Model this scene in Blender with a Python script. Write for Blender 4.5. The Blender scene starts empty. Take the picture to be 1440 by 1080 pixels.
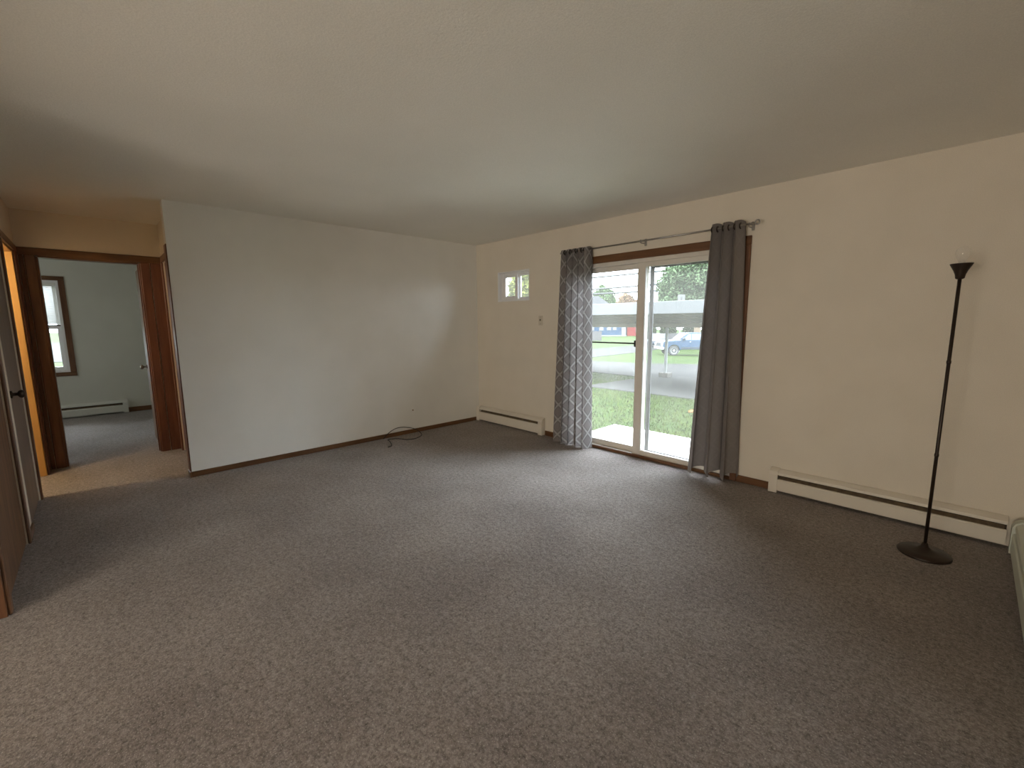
import bpy, bmesh, math, random
from mathutils import Matrix, Vector
import numpy as np

random.seed(7)
RNG = np.random.default_rng(11)
SC = bpy.context.scene
COL = SC.collection

# ------------------------------------------------------------------ camera
YAW, PITCH, ROLL = 0.80907, 0.13895, -0.007145
cam_data = bpy.data.cameras.new('camera')
cam_data.sensor_fit = 'HORIZONTAL'
cam_data.sensor_width = 36.0
cam_data.lens = 616.15 / 1440 * 36
cam_data.clip_start = 0.02
cam_data.clip_end = 600
cam = bpy.data.objects.new('camera', cam_data)
COL.objects.link(cam)
fw = Vector((-math.sin(YAW) * math.cos(PITCH), math.cos(YAW) * math.cos(PITCH), -math.sin(PITCH)))
r0 = Vector((math.cos(YAW), math.sin(YAW), 0))
u0 = r0.cross(fw)
rt = r0 * math.cos(ROLL) + u0 * math.sin(ROLL)
up = -r0 * math.sin(ROLL) + u0 * math.cos(ROLL)
M = Matrix((rt, up, -fw)).transposed().to_4x4()
M.translation = Vector((4.8454, -3.9601, 1.3864))
cam.matrix_world = M
SC.camera = cam

# ------------------------------------------------------------------ world, lamps, exposure
world = bpy.data.worlds.new('overcast_sky')
SC.world = world
world.use_nodes = True
_t = world.node_tree
bg = _t.nodes['Background']
# overcast sky: luminance grows from the horizon to about three times as much at the zenith
_tc = _t.nodes.new('ShaderNodeTexCoord')
_sx = _t.nodes.new('ShaderNodeSeparateXYZ')
_mr = _t.nodes.new('ShaderNodeMapRange')
_mr.inputs['To Min'].default_value = 1.0
_mr.inputs['To Max'].default_value = 3.0
_t.links.new(_tc.outputs['Generated'], _sx.inputs[0])
_t.links.new(_sx.outputs['Z'], _mr.inputs['Value'])
_mu = _t.nodes.new('ShaderNodeMath')
_mu.operation = 'MULTIPLY'
_mu.inputs[1].default_value = SKY = 9.4
_t.links.new(_mr.outputs[0], _mu.inputs[0])
_t.links.new(_mu.outputs[0], bg.inputs['Strength'])
bg.inputs['Color'].default_value = (0.80, 0.91, 1.0, 1)

def lamp(name, kind, loc, energy, color, **kw):
    d = bpy.data.lights.new(name, kind)
    d.energy = energy
    d.color = color
    for k, v in kw.items():
        setattr(d, k, v)
    o = bpy.data.objects.new(name, d)
    COL.objects.link(o)
    o.location = loc
    return o

# unseen area fills added to brighten the living room and the bedroom, plus
# the bathroom bulb
kw = lamp('kitchen_fill_light', 'AREA', (4.25, -8.40, 1.02), 136, (1.0, 0.92, 0.80), shape='RECTANGLE', size=1.7, size_y=1.8)
kw.rotation_euler = (math.pi / 2 + 0.2, 0, 0)
rw = lamp('dining_fill_light', 'AREA', (5.10, -6.40, 1.02), 16, (1.0, 0.96, 0.90), shape='RECTANGLE', size=1.8, size_y=1.7)
rw.rotation_euler = (math.pi / 2 + 0.2, 0, math.pi / 2)
bw = lamp('bedroom_fill_light', 'AREA', (-3.0, -6.50, 1.45), 12, (0.95, 1.0, 1.0), shape='RECTANGLE', size=1.8, size_y=1.3)
bw.rotation_euler = (math.pi / 2, 0, 0)
lamp('bathroom_lamp', 'POINT', (-0.42, -5.3, 2.0), 42, (1.0, 0.81, 0.54), shadow_soft_size=0.06)

SC.view_settings.view_transform = 'Standard'
SC.view_settings.look = 'None'
SC.view_settings.gamma = 1.0
SC.view_settings.use_curve_mapping = False
SC.view_settings.exposure = 0.0
SC.cycles.use_denoising = True
SC.cycles.max_bounces = 12
SC.cycles.diffuse_bounces = 8
SC.cycles.transparent_max_bounces = 24
SC.cycles.sample_clamp_indirect = 6.0
SC.cycles.caustics_reflective = False
SC.cycles.caustics_refractive = False

# ------------------------------------------------------------------ materials
MATS = {}

def nt(name):
    m = bpy.data.materials.new(name)
    m.use_nodes = True
    t = m.node_tree
    return m, t, t.nodes, t.links, t.nodes['Principled BSDF']

def mat(name, c1, c2=None, rough=0.6, scale=8.0, detail=4.0, bump=0.0, bump_scale=None, stretch=(1, 1, 1),
        metallic=0.0, spec=0.5, lo=0.35, hi=0.65, fine=None, dist=0.01):
    """principled material, colour mixed between c1 and c2 by a noise, optional bump"""
    if name in MATS:
        return MATS[name]
    m, t, N, L, P = nt(name)
    P.inputs['Roughness'].default_value = rough
    P.inputs['Metallic'].default_value = metallic
    P.inputs['Specular IOR Level'].default_value = spec
    tc = N.new('ShaderNodeTexCoord')
    mp = N.new('ShaderNodeMapping')
    mp.inputs['Scale'].default_value = stretch
    L.new(tc.outputs['Object'], mp.inputs['Vector'])
    if c2 is None:
        c2 = tuple(x * 0.9 for x in c1)
    nz = N.new('ShaderNodeTexNoise')
    nz.inputs['Scale'].default_value = scale
    nz.inputs['Detail'].default_value = detail
    L.new(mp.outputs[0], nz.inputs['Vector'])
    rp = N.new('ShaderNodeValToRGB')
    rp.color_ramp.elements[0].position = lo
    rp.color_ramp.elements[1].position = hi
    rp.color_ramp.elements[0].color = (*c1, 1)
    rp.color_ramp.elements[1].color = (*c2, 1)
    L.new(nz.outputs['Fac'], rp.inputs['Fac'])
    out = rp.outputs['Color']
    if fine:
        n2 = N.new('ShaderNodeTexNoise')
        n2.inputs['Scale'].default_value = fine[0]
        n2.inputs['Detail'].default_value = 3
        L.new(mp.outputs[0], n2.inputs['Vector'])
        r2 = N.new('ShaderNodeValToRGB')
        r2.color_ramp.elements[0].position = 0.38
        r2.color_ramp.elements[1].position = 0.62
        a = fine[1]
        r2.color_ramp.elements[0].color = (1 - a, 1 - a, 1 - a, 1)
        r2.color_ramp.elements[1].color = (1 + a * 0.6, 1 + a * 0.6, 1 + a * 0.6, 1)
        L.new(n2.outputs['Fac'], r2.inputs['Fac'])
        mx = N.new('ShaderNodeMix')
        mx.data_type = 'RGBA'
        mx.blend_type = 'MULTIPLY'
        mx.inputs['Factor'].default_value = 1
        L.new(out, mx.inputs[6])
        L.new(r2.outputs['Color'], mx.inputs[7])
        out = mx.outputs[2]
    L.new(out, P.inputs['Base Color'])
    if bump:
        b = N.new('ShaderNodeBump')
        b.inputs['Strength'].default_value = bump
        b.inputs['Distance'].default_value = dist
        if bump_scale:
            n3 = N.new('ShaderNodeTexNoise')
            n3.inputs['Scale'].default_value = bump_scale
            n3.inputs['Detail'].default_value = 3
            L.new(tc.outputs['Object'], n3.inputs['Vector'])
            L.new(n3.outputs['Fac'], b.inputs['Height'])
        else:
            L.new(nz.outputs['Fac'], b.inputs['Height'])
        L.new(b.outputs['Normal'], P.inputs['Normal'])
    MATS[name] = m
    return m

WALL = mat('wall_paint', (0.756, 0.693, 0.593), (0.724, 0.662, 0.562), rough=0.75, scale=3, bump=0.25, bump_scale=140, dist=0.004, fine=(260, 0.05))
WALLC = mat('wall_paint_daylit', (0.80, 0.79, 0.75), (0.77, 0.76, 0.72), rough=0.75, scale=3, bump=0.25, bump_scale=140, dist=0.004, fine=(260, 0.05))  # wall paint copy, cooled and lightened to carry the patio daylight
BEDW = mat('bedroom_paint', (0.605, 0.607, 0.545), (0.58, 0.58, 0.52), rough=0.75, scale=3, bump=0.2, bump_scale=140, dist=0.004)
CEIL = mat('ceiling_paint', (0.85, 0.83, 0.765), (0.82, 0.80, 0.735), rough=0.85, scale=1.6, bump=0.22, bump_scale=110, dist=0.005, fine=(180, 0.05))
HEAT = mat('heater_enamel', (0.71, 0.655, 0.565), (0.69, 0.635, 0.545), rough=0.45, scale=5)
HEATG = mat('heater_enamel_cool', (0.60, 0.63, 0.55), (0.57, 0.60, 0.52), rough=0.45, scale=5)
DARK = mat('dark_slot', (0.05, 0.04, 0.03), (0.09, 0.065, 0.04), rough=0.7, scale=40)
FIN = mat('heater_fins', (0.23, 0.17, 0.10), (0.14, 0.10, 0.07), rough=0.5, scale=30, metallic=0.3)
VINYL = mat('white_vinyl', (0.74, 0.70, 0.64), (0.71, 0.67, 0.61), rough=0.4, scale=4)
VINYLW = mat('white_window_vinyl', (0.82, 0.82, 0.82), (0.79, 0.79, 0.79), rough=0.4, scale=4)
SCREENF = mat('dark_screen_frame', (0.10, 0.10, 0.11), (0.13, 0.13, 0.14), rough=0.45, scale=6)
BRONZE = mat('dark_bronze', (0.025, 0.015, 0.011), (0.038, 0.024, 0.015), rough=0.38, scale=9, metallic=0.35)
BLACKR = mat('black_rubber', (0.015, 0.015, 0.016), (0.028, 0.028, 0.03), rough=0.6, scale=20)
STEEL = mat('brushed_steel', (0.35, 0.33, 0.31), (0.42, 0.40, 0.37), rough=0.32, scale=30, metallic=0.9)
BRASS = mat('aged_brass', (0.30, 0.20, 0.09), (0.22, 0.15, 0.07), rough=0.35, scale=20, metallic=0.8)
PLATE = mat('ivory_plastic', (0.62, 0.56, 0.46), (0.60, 0.54, 0.44), rough=0.4, scale=6)
TOGGLE = mat('brown_plastic', (0.10, 0.07, 0.05), (0.14, 0.10, 0.07), rough=0.4, scale=12)
WV = (14, 14, 1.2)
WX = (1.2, 14, 14)
WY = (14, 1.2, 14)
def wood(name, a, b, st, rough=0.38):
    return mat(name, a, b, rough=rough, scale=2.4, detail=8, stretch=st, bump=0.12, lo=0.3, hi=0.72, dist=0.003, spec=0.4)
OAKV = wood('stained_wood_vertical', (0.0875, 0.0363, 0.0175), (0.1750, 0.0800, 0.0387), WV)
OAKX = wood('stained_wood_along_x', (0.099, 0.042, 0.016), (0.186, 0.086, 0.036), WX)
OAKY = wood('stained_wood_along_y', (0.088, 0.039, 0.016), (0.171, 0.084, 0.036), WY)
REDV = wood('red_brown_wood_vertical', (0.1020, 0.0372, 0.0216), (0.1800, 0.0744, 0.0444), WV)
JAMB = wood('jamb_wood', (0.4690, 0.2613, 0.0818), (0.5800, 0.3255, 0.1028), WV, 0.5)
SLAB = wood('door_veneer', (0.144, 0.097, 0.068), (0.194, 0.133, 0.094), WV, 0.45)
KNOTTY = wood('knotty_wood', (0.088, 0.044, 0.024), (0.208, 0.104, 0.052), (9, 9, 1.4), 0.5)
ROADM = mat('asphalt_road', (0.022, 0.021, 0.021), (0.027, 0.026, 0.025), rough=0.9, scale=0.6, detail=8, fine=(6, 0.12), spec=0.04)
CONC = mat('patio_concrete', (0.6278, 0.6008, 0.5535), (0.5535, 0.5333, 0.4793), rough=0.85, scale=2.5, detail=6, fine=(60, 0.1), spec=0.04)
PAVE = mat('driveway_shade_lifted', (0.035, 0.033, 0.033), (0.043, 0.042, 0.040), rough=0.9, scale=0.6, detail=8, fine=(6, 0.12), spec=0.04)  # colour lifted above the road's to offset the carport's shade
BLOCK = mat('concrete_block', (0.1376, 0.1280, 0.1184), (0.1120, 0.1024, 0.0960), rough=0.9, scale=9, spec=0.04)
LAWN = mat('lawn_green', (0.0120, 0.0257, 0.0030), (0.0210, 0.0317, 0.0059), rough=0.9, scale=1.6, detail=8, fine=(14, 0.3), spec=0.04)
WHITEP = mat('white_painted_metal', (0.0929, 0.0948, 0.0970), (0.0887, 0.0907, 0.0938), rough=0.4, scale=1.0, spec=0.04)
POSTM = mat('white_post_shade_lifted', (0.30, 0.31, 0.30), (0.26, 0.27, 0.26), rough=0.5, scale=2, spec=0.04)  # white set brighter than the fascia's to make up for shade under the roof
SOFFIT = mat('carport_soffit', (0.1963, 0.1851, 0.1386), (0.2233, 0.2033, 0.1518), rough=0.7, scale=1.2, detail=6, spec=0.04)
BLUES = mat('blue_siding', (0.0126, 0.0330, 0.0672), (0.0144, 0.0374, 0.0744), rough=0.7, scale=2, spec=0.04)
REDS = mat('red_siding', (0.1347, 0.0146, 0.0146), (0.1219, 0.0127, 0.0127), rough=0.7, scale=2, spec=0.04)
ROOFM = mat('grey_shingle', (0.0279, 0.0279, 0.0302), (0.0319, 0.0324, 0.0338), rough=0.9, scale=3, detail=8, spec=0.04)
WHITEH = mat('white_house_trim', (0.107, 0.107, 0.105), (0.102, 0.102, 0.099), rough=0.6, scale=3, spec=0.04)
DGLASS = mat('dark_window_glass', (0.12, 0.15, 0.18), (0.16, 0.19, 0.22), rough=0.08, scale=1, spec=0.2)
FENCEM = mat('weathered_fence', (0.056, 0.053, 0.056), (0.067, 0.062, 0.064), rough=0.85, scale=2, stretch=(6, 6, 0.6), spec=0.04)
TRUCKB = mat('truck_blue_paint', (0.0216, 0.0414, 0.0720), (0.0288, 0.0497, 0.0888), rough=0.25, scale=2, spec=0.2)
TRUCKL = mat('truck_lower_trim', (0.0176, 0.0220, 0.0330), (0.0220, 0.0308, 0.0396), rough=0.35, scale=2, spec=0.2)
CARW = mat('pale_car_paint', (0.0490, 0.0534, 0.0589), (0.0457, 0.0501, 0.0566), rough=0.25, scale=2, spec=0.2)
CHROME = mat('wheel_rim_silver', (0.62, 0.62, 0.60), (0.55, 0.55, 0.53), rough=0.3, scale=8, metallic=0.5, spec=0.2)
LAMPY = mat('headlight_lens', (0.80, 0.78, 0.70), (0.7, 0.7, 0.66), rough=0.15, scale=8)
BARK = mat('tree_bark', (0.12, 0.09, 0.06), (0.20, 0.15, 0.11), rough=0.9, scale=3, stretch=(5, 5, 1), spec=0.04)
WIRE = mat('utility_wire', (0.0072, 0.0084, 0.0096), (0.0096, 0.0108, 0.0120), rough=0.6, scale=1)
BLIND = mat('white_blind_slat', (0.80, 0.79, 0.76), (0.77, 0.76, 0.73), rough=0.5, scale=4)
LEAFO = mat('orange_leaf', (0.1550, 0.0550, 0.0150), (0.1250, 0.0400, 0.0125), rough=0.7, scale=30, spec=0.04)

def leaf_mat(name, a, b):
    m = mat(name, a, b, rough=0.85, scale=0.9, detail=6, lo=0.3, hi=0.7, fine=(4, 0.35), spec=0.04)
    return m

LF_BIG = leaf_mat('leaf_grey_green', (0.0478, 0.0797, 0.0386), (0.0894, 0.1207, 0.0635))
LF_MID = leaf_mat('leaf_green', (0.0412, 0.0749, 0.0300), (0.0711, 0.1049, 0.0449))
LF_PNK = leaf_mat('leaf_autumn_pink', (0.1246, 0.0657, 0.0464), (0.1183, 0.0881, 0.0507))
LF_YEL = leaf_mat('leaf_yellow_green', (0.0749, 0.0874, 0.0156), (0.1092, 0.1154, 0.0343))
LF_DRK = leaf_mat('leaf_dark_shrub', (0.0208, 0.0354, 0.0125), (0.0666, 0.0832, 0.0478))
BLADE = leaf_mat('grass_blade', (0.0248, 0.0446, 0.0043), (0.0456, 0.0576, 0.0086))

def carpet_mat(name, dark, light, tint):
    m, t, N, L, P = nt(name)
    P.inputs['Roughness'].default_value = 0.95
    P.inputs['Specular IOR Level'].default_value = 0.1
    P.inputs['Sheen Weight'].default_value = 0.15
    tc = N.new('ShaderNodeTexCoord')
    def noise(s, d=3, r=0.55):
        n = N.new('ShaderNodeTexNoise')
        n.inputs['Scale'].default_value = s
        n.inputs['Detail'].default_value = d
        n.inputs['Roughness'].default_value = r
        L.new(tc.outputs['Object'], n.inputs['Vector'])
        return n
    pile = noise(95, 4, 0.7)
    tuft = noise(38, 3, 0.6)
    patch = noise(1.5, 4, 0.6)
    add = N.new('ShaderNodeMath')
    add.operation = 'MULTIPLY_ADD'
    add.inputs[1].default_value = 0.62
    L.new(pile.outputs['Fac'], add.inputs[0])
    sc = N.new('ShaderNodeMath')
    sc.operation = 'MULTIPLY'
    sc.inputs[1].default_value = 0.38
    L.new(tuft.outputs['Fac'], sc.inputs[0])
    L.new(sc.outputs[0], add.inputs[2])
    rp = N.new('ShaderNodeValToRGB')
    rp.color_ramp.elements[0].position = 0.36
    rp.color_ramp.elements[1].position = 0.64
    rp.color_ramp.elements[0].color = (*dark, 1)
    rp.color_ramp.elements[1].color = (*light, 1)
    L.new(add.outputs[0], rp.inputs['Fac'])
    pr = N.new('ShaderNodeValToRGB')
    pr.color_ramp.elements[0].position = 0.35
    pr.color_ramp.elements[1].position = 0.66
    pr.color_ramp.elements[0].color = (0.80, 0.77, 0.75, 1)
    pr.color_ramp.elements[1].color = (*tint, 1)
    L.new(patch.outputs['Fac'], pr.inputs['Fac'])
    mx = N.new('ShaderNodeMix')
    mx.data_type = 'RGBA'
    mx.blend_type = 'MULTIPLY'
    mx.inputs['Factor'].default_value = 1
    L.new(rp.outputs['Color'], mx.inputs[6])
    L.new(pr.outputs['Color'], mx.inputs[7])
    L.new(mx.outputs[2], P.inputs['Base Color'])
    fl = noise(170, 2, 0.5)
    fr = N.new('ShaderNodeMapRange')
    fr.inputs['From Min'].default_value = 0.60
    fr.inputs['From Max'].default_value = 0.72
    L.new(fl.outputs['Fac'], fr.inputs['Value'])
    fm = N.new('ShaderNodeMix')
    fm.data_type = 'RGBA'
    fm.inputs[7].default_value = (0.62, 0.57, 0.54, 1)
    fk = N.new('ShaderNodeMath')
    fk.operation = 'MULTIPLY'
    fk.inputs[1].default_value = 0.75
    L.new(fr.outputs[0], fk.inputs[0])
    L.new(fk.outputs[0], fm.inputs['Factor'])
    L.new(mx.outputs[2], fm.inputs[6])
    L.new(fm.outputs[2], P.inputs['Base Color'])
    b = N.new('ShaderNodeBump')
    b.inputs['Strength'].default_value = 0.85
    b.inputs['Distance'].default_value = 0.012
    L.new(add.outputs[0], b.inputs['Height'])
    L.new(b.outputs['Normal'], P.inputs['Normal'])
    return m

CARPET = carpet_mat('taupe_pile_carpet', (0.115, 0.098, 0.092), (0.40, 0.355, 0.335), (1.08, 1.06, 1.04))

def glass_mat(name, haze, tint=(1, 1, 1), gloss=0.05):
    """thin pane: clear transmission, white scatter imitating glare, faint reflection"""
    m, t, N, L, P = nt(name)
    N.remove(P)
    out = N['Material Output']
    tr = N.new('ShaderNodeBsdfTransparent')
    tr.inputs['Color'].default_value = (*tint, 1)
    tl = N.new('ShaderNodeBsdfTranslucent')
    tl.inputs['Color'].default_value = (1.0, 0.95, 0.84, 1)
    tc = N.new('ShaderNodeTexCoord')
    nz = N.new('ShaderNodeTexNoise')
    nz.inputs['Scale'].default_value = 2.2
    nz.inputs['Detail'].default_value = 4
    L.new(tc.outputs['Object'], nz.inputs['Vector'])
    mr = N.new('ShaderNodeMapRange')
    mr.inputs['From Min'].default_value = 0.3
    mr.inputs['From Max'].default_value = 0.75
    mr.inputs['To Min'].default_value = haze * 0.75
    mr.inputs['To Max'].default_value = haze * 1.3
    L.new(nz.outputs['Fac'], mr.inputs['Value'])
    m1 = N.new('ShaderNodeMixShader')
    L.new(mr.outputs[0], m1.inputs['Fac'])
    L.new(tr.outputs[0], m1.inputs[1])
    L.new(tl.outputs[0], m1.inputs[2])
    gl = N.new('ShaderNodeBsdfGlossy')
    gl.inputs['Roughness'].default_value = 0.02
    fr = N.new('ShaderNodeFresnel')
    fr.inputs['IOR'].default_value = 1.25
    m2 = N.new('ShaderNodeMixShader')
    L.new(fr.outputs[0], m2.inputs['Fac'])
    L.new(m1.outputs[0], m2.inputs[1])
    L.new(gl.outputs[0], m2.inputs[2])
    L.new(m2.outputs[0], out.inputs['Surface'])
    return m

GLASS = glass_mat('glare_veil_glass', 0.030)  # scatter puts a veil of glare over the outdoor view

def bulb_mat():
    m, t, N, L, P = nt('clear_bulb_glass')
    N.remove(P)
    tr = N.new('ShaderNodeBsdfTransparent')
    df = N.new('ShaderNodeBsdfDiffuse')
    df.inputs['Color'].default_value = (0.85, 0.83, 0.78, 1)
    gl = N.new('ShaderNodeBsdfGlossy')
    gl.inputs['Roughness'].default_value = 0.05
    a = N.new('ShaderNodeMixShader')
    a.inputs['Fac'].default_value = 0.10
    L.new(tr.outputs[0], a.inputs[1])
    L.new(df.outputs[0], a.inputs[2])
    b = N.new('ShaderNodeMixShader')
    b.inputs['Fac'].default_value = 0.05
    L.new(a.outputs[0], b.inputs[1])
    L.new(gl.outputs[0], b.inputs[2])
    L.new(b.outputs[0], N['Material Output'].inputs['Surface'])
    return m
GLASSB = bulb_mat()

def screen_mat():
    m, t, N, L, P = nt('insect_screen_mesh')
    N.remove(P)
    tr = N.new('ShaderNodeBsdfTransparent')
    df = N.new('ShaderNodeBsdfDiffuse')
    df.inputs['Color'].default_value = (0.30, 0.33, 0.34, 1)
    mx = N.new('ShaderNodeMixShader')
    mx.inputs['Fac'].default_value = 0.10
    L.new(tr.outputs[0], mx.inputs[1])
    L.new(df.outputs[0], mx.inputs[2])
    L.new(mx.outputs[0], N['Material Output'].inputs['Surface'])
    return m
SCREEN = screen_mat()

def curtain_mat(name, base, line, echo, strength, through):
    """woven cloth with a printed lattice of double zigzag lines (UV in metres)"""
    m, t, N, L, P = nt(name)
    uv = N.new('ShaderNodeUVMap')
    sx = N.new('ShaderNodeSeparateXYZ')
    L.new(uv.outputs[0], sx.inputs[0])
    def math_(op, a, b=None, c=None):
        n = N.new('ShaderNodeMath')
        n.operation = op
        for i, x in enumerate((a, b, c)):
            if x is None:
                continue
            if isinstance(x, (int, float)):
                n.inputs[i].default_value = x
            else:
                L.new(x, n.inputs[i])
        return n.outputs[0]
    def tri(sock, period):
        f = math_('FRACT', math_('DIVIDE', sock, period))
        return math_('MULTIPLY', math_('ABSOLUTE', math_('SUBTRACT', f, 0.5)), 2.0)
    tu = tri(sx.outputs[0], 0.135)
    tv = tri(sx.outputs[1], 0.175)
    d = math_('ABSOLUTE', math_('SUBTRACT', tu, tv))
    l1 = math_('LESS_THAN', d, 0.13)
    l2 = math_('MULTIPLY', math_('GREATER_THAN', d, 0.24), math_('LESS_THAN', d, 0.34))
    nz = N.new('ShaderNodeTexNoise')
    nz.inputs['Scale'].default_value = 260
    L.new(uv.outputs[0], nz.inputs['Vector'])
    m1 = N.new('ShaderNodeMix')
    m1.data_type = 'RGBA'
    m1.inputs[6].default_value = (*base, 1)
    m1.inputs[7].default_value = (*line, 1)
    L.new(math_('MULTIPLY', l1, strength), m1.inputs['Factor'])
    m2 = N.new('ShaderNodeMix')
    m2.data_type = 'RGBA'
    m2.inputs[7].default_value = (*echo, 1)
    L.new(m1.outputs[2], m2.inputs[6])
    L.new(math_('MULTIPLY', l2, strength), m2.inputs['Factor'])
    hv = N.new('ShaderNodeMix')
    hv.data_type = 'RGBA'
    hv.blend_type = 'MULTIPLY'
    hv.inputs['Factor'].default_value = 0.25
    L.new(m2.outputs[2], hv.inputs[6])
    L.new(nz.outputs['Fac'], hv.inputs[7])
    P.inputs['Roughness'].default_value = 0.9
    P.inputs['Specular IOR Level'].default_value = 0.15
    L.new(hv.outputs[2], P.inputs['Base Color'])
    tl = N.new('ShaderNodeBsdfTranslucent')
    L.new(hv.outputs[2], tl.inputs['Color'])
    ms = N.new('ShaderNodeMixShader')
    ms.inputs['Fac'].default_value = through
    L.new(P.outputs[0], ms.inputs[1])
    L.new(tl.outputs[0], ms.inputs[2])
    L.new(ms.outputs[0], N['Material Output'].inputs['Surface'])
    return m
CURT_P = curtain_mat('lattice_print_cloth', (0.30, 0.275, 0.27), (0.50, 0.48, 0.475), (0.24, 0.22, 0.22), 1.0, 0.30)
CURT_G = curtain_mat('grey_lining_cloth', (0.27, 0.245, 0.235), (0.29, 0.265, 0.255), (0.26, 0.235, 0.225), 0.6, 0.03)

# ------------------------------------------------------------------ mesh helpers
class MB:
    """collects shapes into one bmesh"""
    def __init__(self):
        self.bm = bmesh.new()
    def box(self, x0, x1, y0, y1, z0, z1, bev=0.0, seg=1):
        x0, x1 = min(x0, x1), max(x0, x1)
        y0, y1 = min(y0, y1), max(y0, y1)
        z0, z1 = min(z0, z1), max(z0, z1)
        g = bmesh.ops.create_cube(self.bm, size=1.0)
        vs = g['verts']
        for v in vs:
            v.co = Vector((x0 + (v.co.x + .5) * (x1 - x0), y0 + (v.co.y + .5) * (y1 - y0), z0 + (v.co.z + .5) * (z1 - z0)))
        if bev > 0:
            es = list({e for v in vs for e in v.link_edges})
            bmesh.ops.bevel(self.bm, geom=es, offset=bev, segments=seg, affect='EDGES', profile=0.5)
        return self
    def prism(self, pts, axis, a, b):
        """extrude polygon pts (2D) along axis between a and b"""
        def mk(p, s):
            if axis == 'x':
                return (s, p[0], p[1])
            if axis == 'y':
                return (p[0], s, p[1])
            return (p[0], p[1], s)
        va = [self.bm.verts.new(mk(p, a)) for p in pts]
        vb = [self.bm.verts.new(mk(p, b)) for p in pts]
        n = len(pts)
        self.bm.faces.new(va)
        self.bm.faces.new(list(reversed(vb)))
        for i in range(n):
            self.bm.faces.new([va[i], vb[i], vb[(i + 1) % n], va[(i + 1) % n]])
        return self
    def lathe(self, prof, c=(0, 0, 0), seg=28, axis='z'):
        rings = []
        for r, h in prof:
            ring = []
            for k in range(seg):
                a = 2 * math.pi * k / seg
                p = (r * math.cos(a), r * math.sin(a), h)
                if axis == 'y':
                    p = (p[0], p[2], p[1])
                elif axis == 'x':
                    p = (p[2], p[0], p[1])
                ring.append(self.bm.verts.new((c[0] + p[0], c[1] + p[1], c[2] + p[2])))
            rings.append(ring)
        for i in range(len(rings) - 1):
            for k in range(seg):
                self.bm.faces.new([rings[i][k], rings[i][(k + 1) % seg], rings[i + 1][(k + 1) % seg], rings[i + 1][k]])
        self.bm.faces.new(list(reversed(rings[0])))
        self.bm.faces.new(rings[-1])
        return self
    def tube(self, pts, r, seg=8, cap=True):
        pts = [Vector(p) for p in pts]
        rings = []
        prev = None
        for i, p in enumerate(pts):
            d = (pts[min(i + 1, len(pts) - 1)] - pts[max(i - 1, 0)]).normalized()
            if prev is None:
                a = Vector((0, 0, 1)) if abs(d.z) < 0.9 else Vector((1, 0, 0))
                n1 = d.cross(a).normalized()
            else:
                n1 = (prev - d * prev.dot(d)).normalized()
            prev = n1
            n2 = d.cross(n1)
            rr = r[i] if isinstance(r, (list, tuple)) else r
            rings.append([self.bm.verts.new(p + (n1 * math.cos(2 * math.pi * k / seg) + n2 * math.sin(2 * math.pi * k / seg)) * rr) for k in range(seg)])
        for i in range(len(rings) - 1):
            for k in range(seg):
                self.bm.faces.new([rings[i][k], rings[i][(k + 1) % seg], rings[i + 1][(k + 1) % seg], rings[i + 1][k]])
        if cap:
            self.bm.faces.new(list(reversed(rings[0])))
            self.bm.faces.new(rings[-1])
        return self
    def torus(self, c, R, r, axis='x', seg=24, s2=8):
        pts = []
        for k in range(seg):
            a = 2 * math.pi * k / seg
            if axis == 'x':
                pts.append(((0, math.cos(a), math.sin(a))))
            elif axis == 'y':
                pts.append(((math.cos(a), 0, math.sin(a))))
            else:
                pts.append(((math.cos(a), math.sin(a), 0)))
        ax = {'x': Vector((1, 0, 0)), 'y': Vector((0, 1, 0)), 'z': Vector((0, 0, 1))}[axis]
        rings = []
        for p in pts:
            d = Vector(p)
            rings.append([self.bm.verts.new(Vector(c) + d * (R + r * math.cos(2 * math.pi * j / s2)) + ax * r * math.sin(2 * math.pi * j / s2)) for j in range(s2)])
        for i in range(seg):
            for j in range(s2):
                self.bm.faces.new([rings[i][j], rings[(i + 1) % seg][j], rings[(i + 1) % seg][(j + 1) % s2], rings[i][(j + 1) % s2]])
        return self
    def build(self, name, m, parent=None, smooth=False, **props):
        bmesh.ops.recalc_face_normals(self.bm, faces=self.bm.faces)
        me = bpy.data.meshes.new(name)
        self.bm.to_mesh(me)
        self.bm.free()
        me.materials.append(m)
        if smooth:
            me.polygons.foreach_set('use_smooth', [True] * len(me.polygons))
        o = bpy.data.objects.new(name, me)
        COL.objects.link(o)
        if parent is not None:
            o.parent = parent
        for k, v in props.items():
            o[k] = v
        return o

def auto_smooth(o, deg=40):
    me = o.data
    me.polygons.foreach_set('use_smooth', [True] * len(me.polygons))
    if hasattr(me, 'set_sharp_from_angle'):
        me.set_sharp_from_angle(angle=math.radians(deg))
    return o

def tag(o, label=None, cat=None, group=None, kind=None):
    if label:
        o['label'] = label
    if cat:
        o['category'] = cat
    if group:
        o['group'] = group
    if kind:
        o['kind'] = kind
    return o

def thing(name, label, cat, loc=(0, 0, 0), rotz=0.0, group=None):
    o = bpy.data.objects.new(name, None)
    o.empty_display_size = 0.1
    COL.objects.link(o)
    o.location = loc
    o.rotation_euler = (0, 0, rotz)
    return tag(o, label, cat, group)

def struct(o):
    o['kind'] = 'structure'
    return o

def mesh_np(name, verts, faces, m, parent=None, **props):
    me = bpy.data.meshes.new(name)
    me.from_pydata(verts.tolist() if hasattr(verts, 'tolist') else verts, [], faces.tolist() if hasattr(faces, 'tolist') else faces)
    me.materials.append(m)
    o = bpy.data.objects.new(name, me)
    COL.objects.link(o)
    if parent is not None:
        o.parent = parent
    for k, v in props.items():
        o[k] = v
    return o

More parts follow.
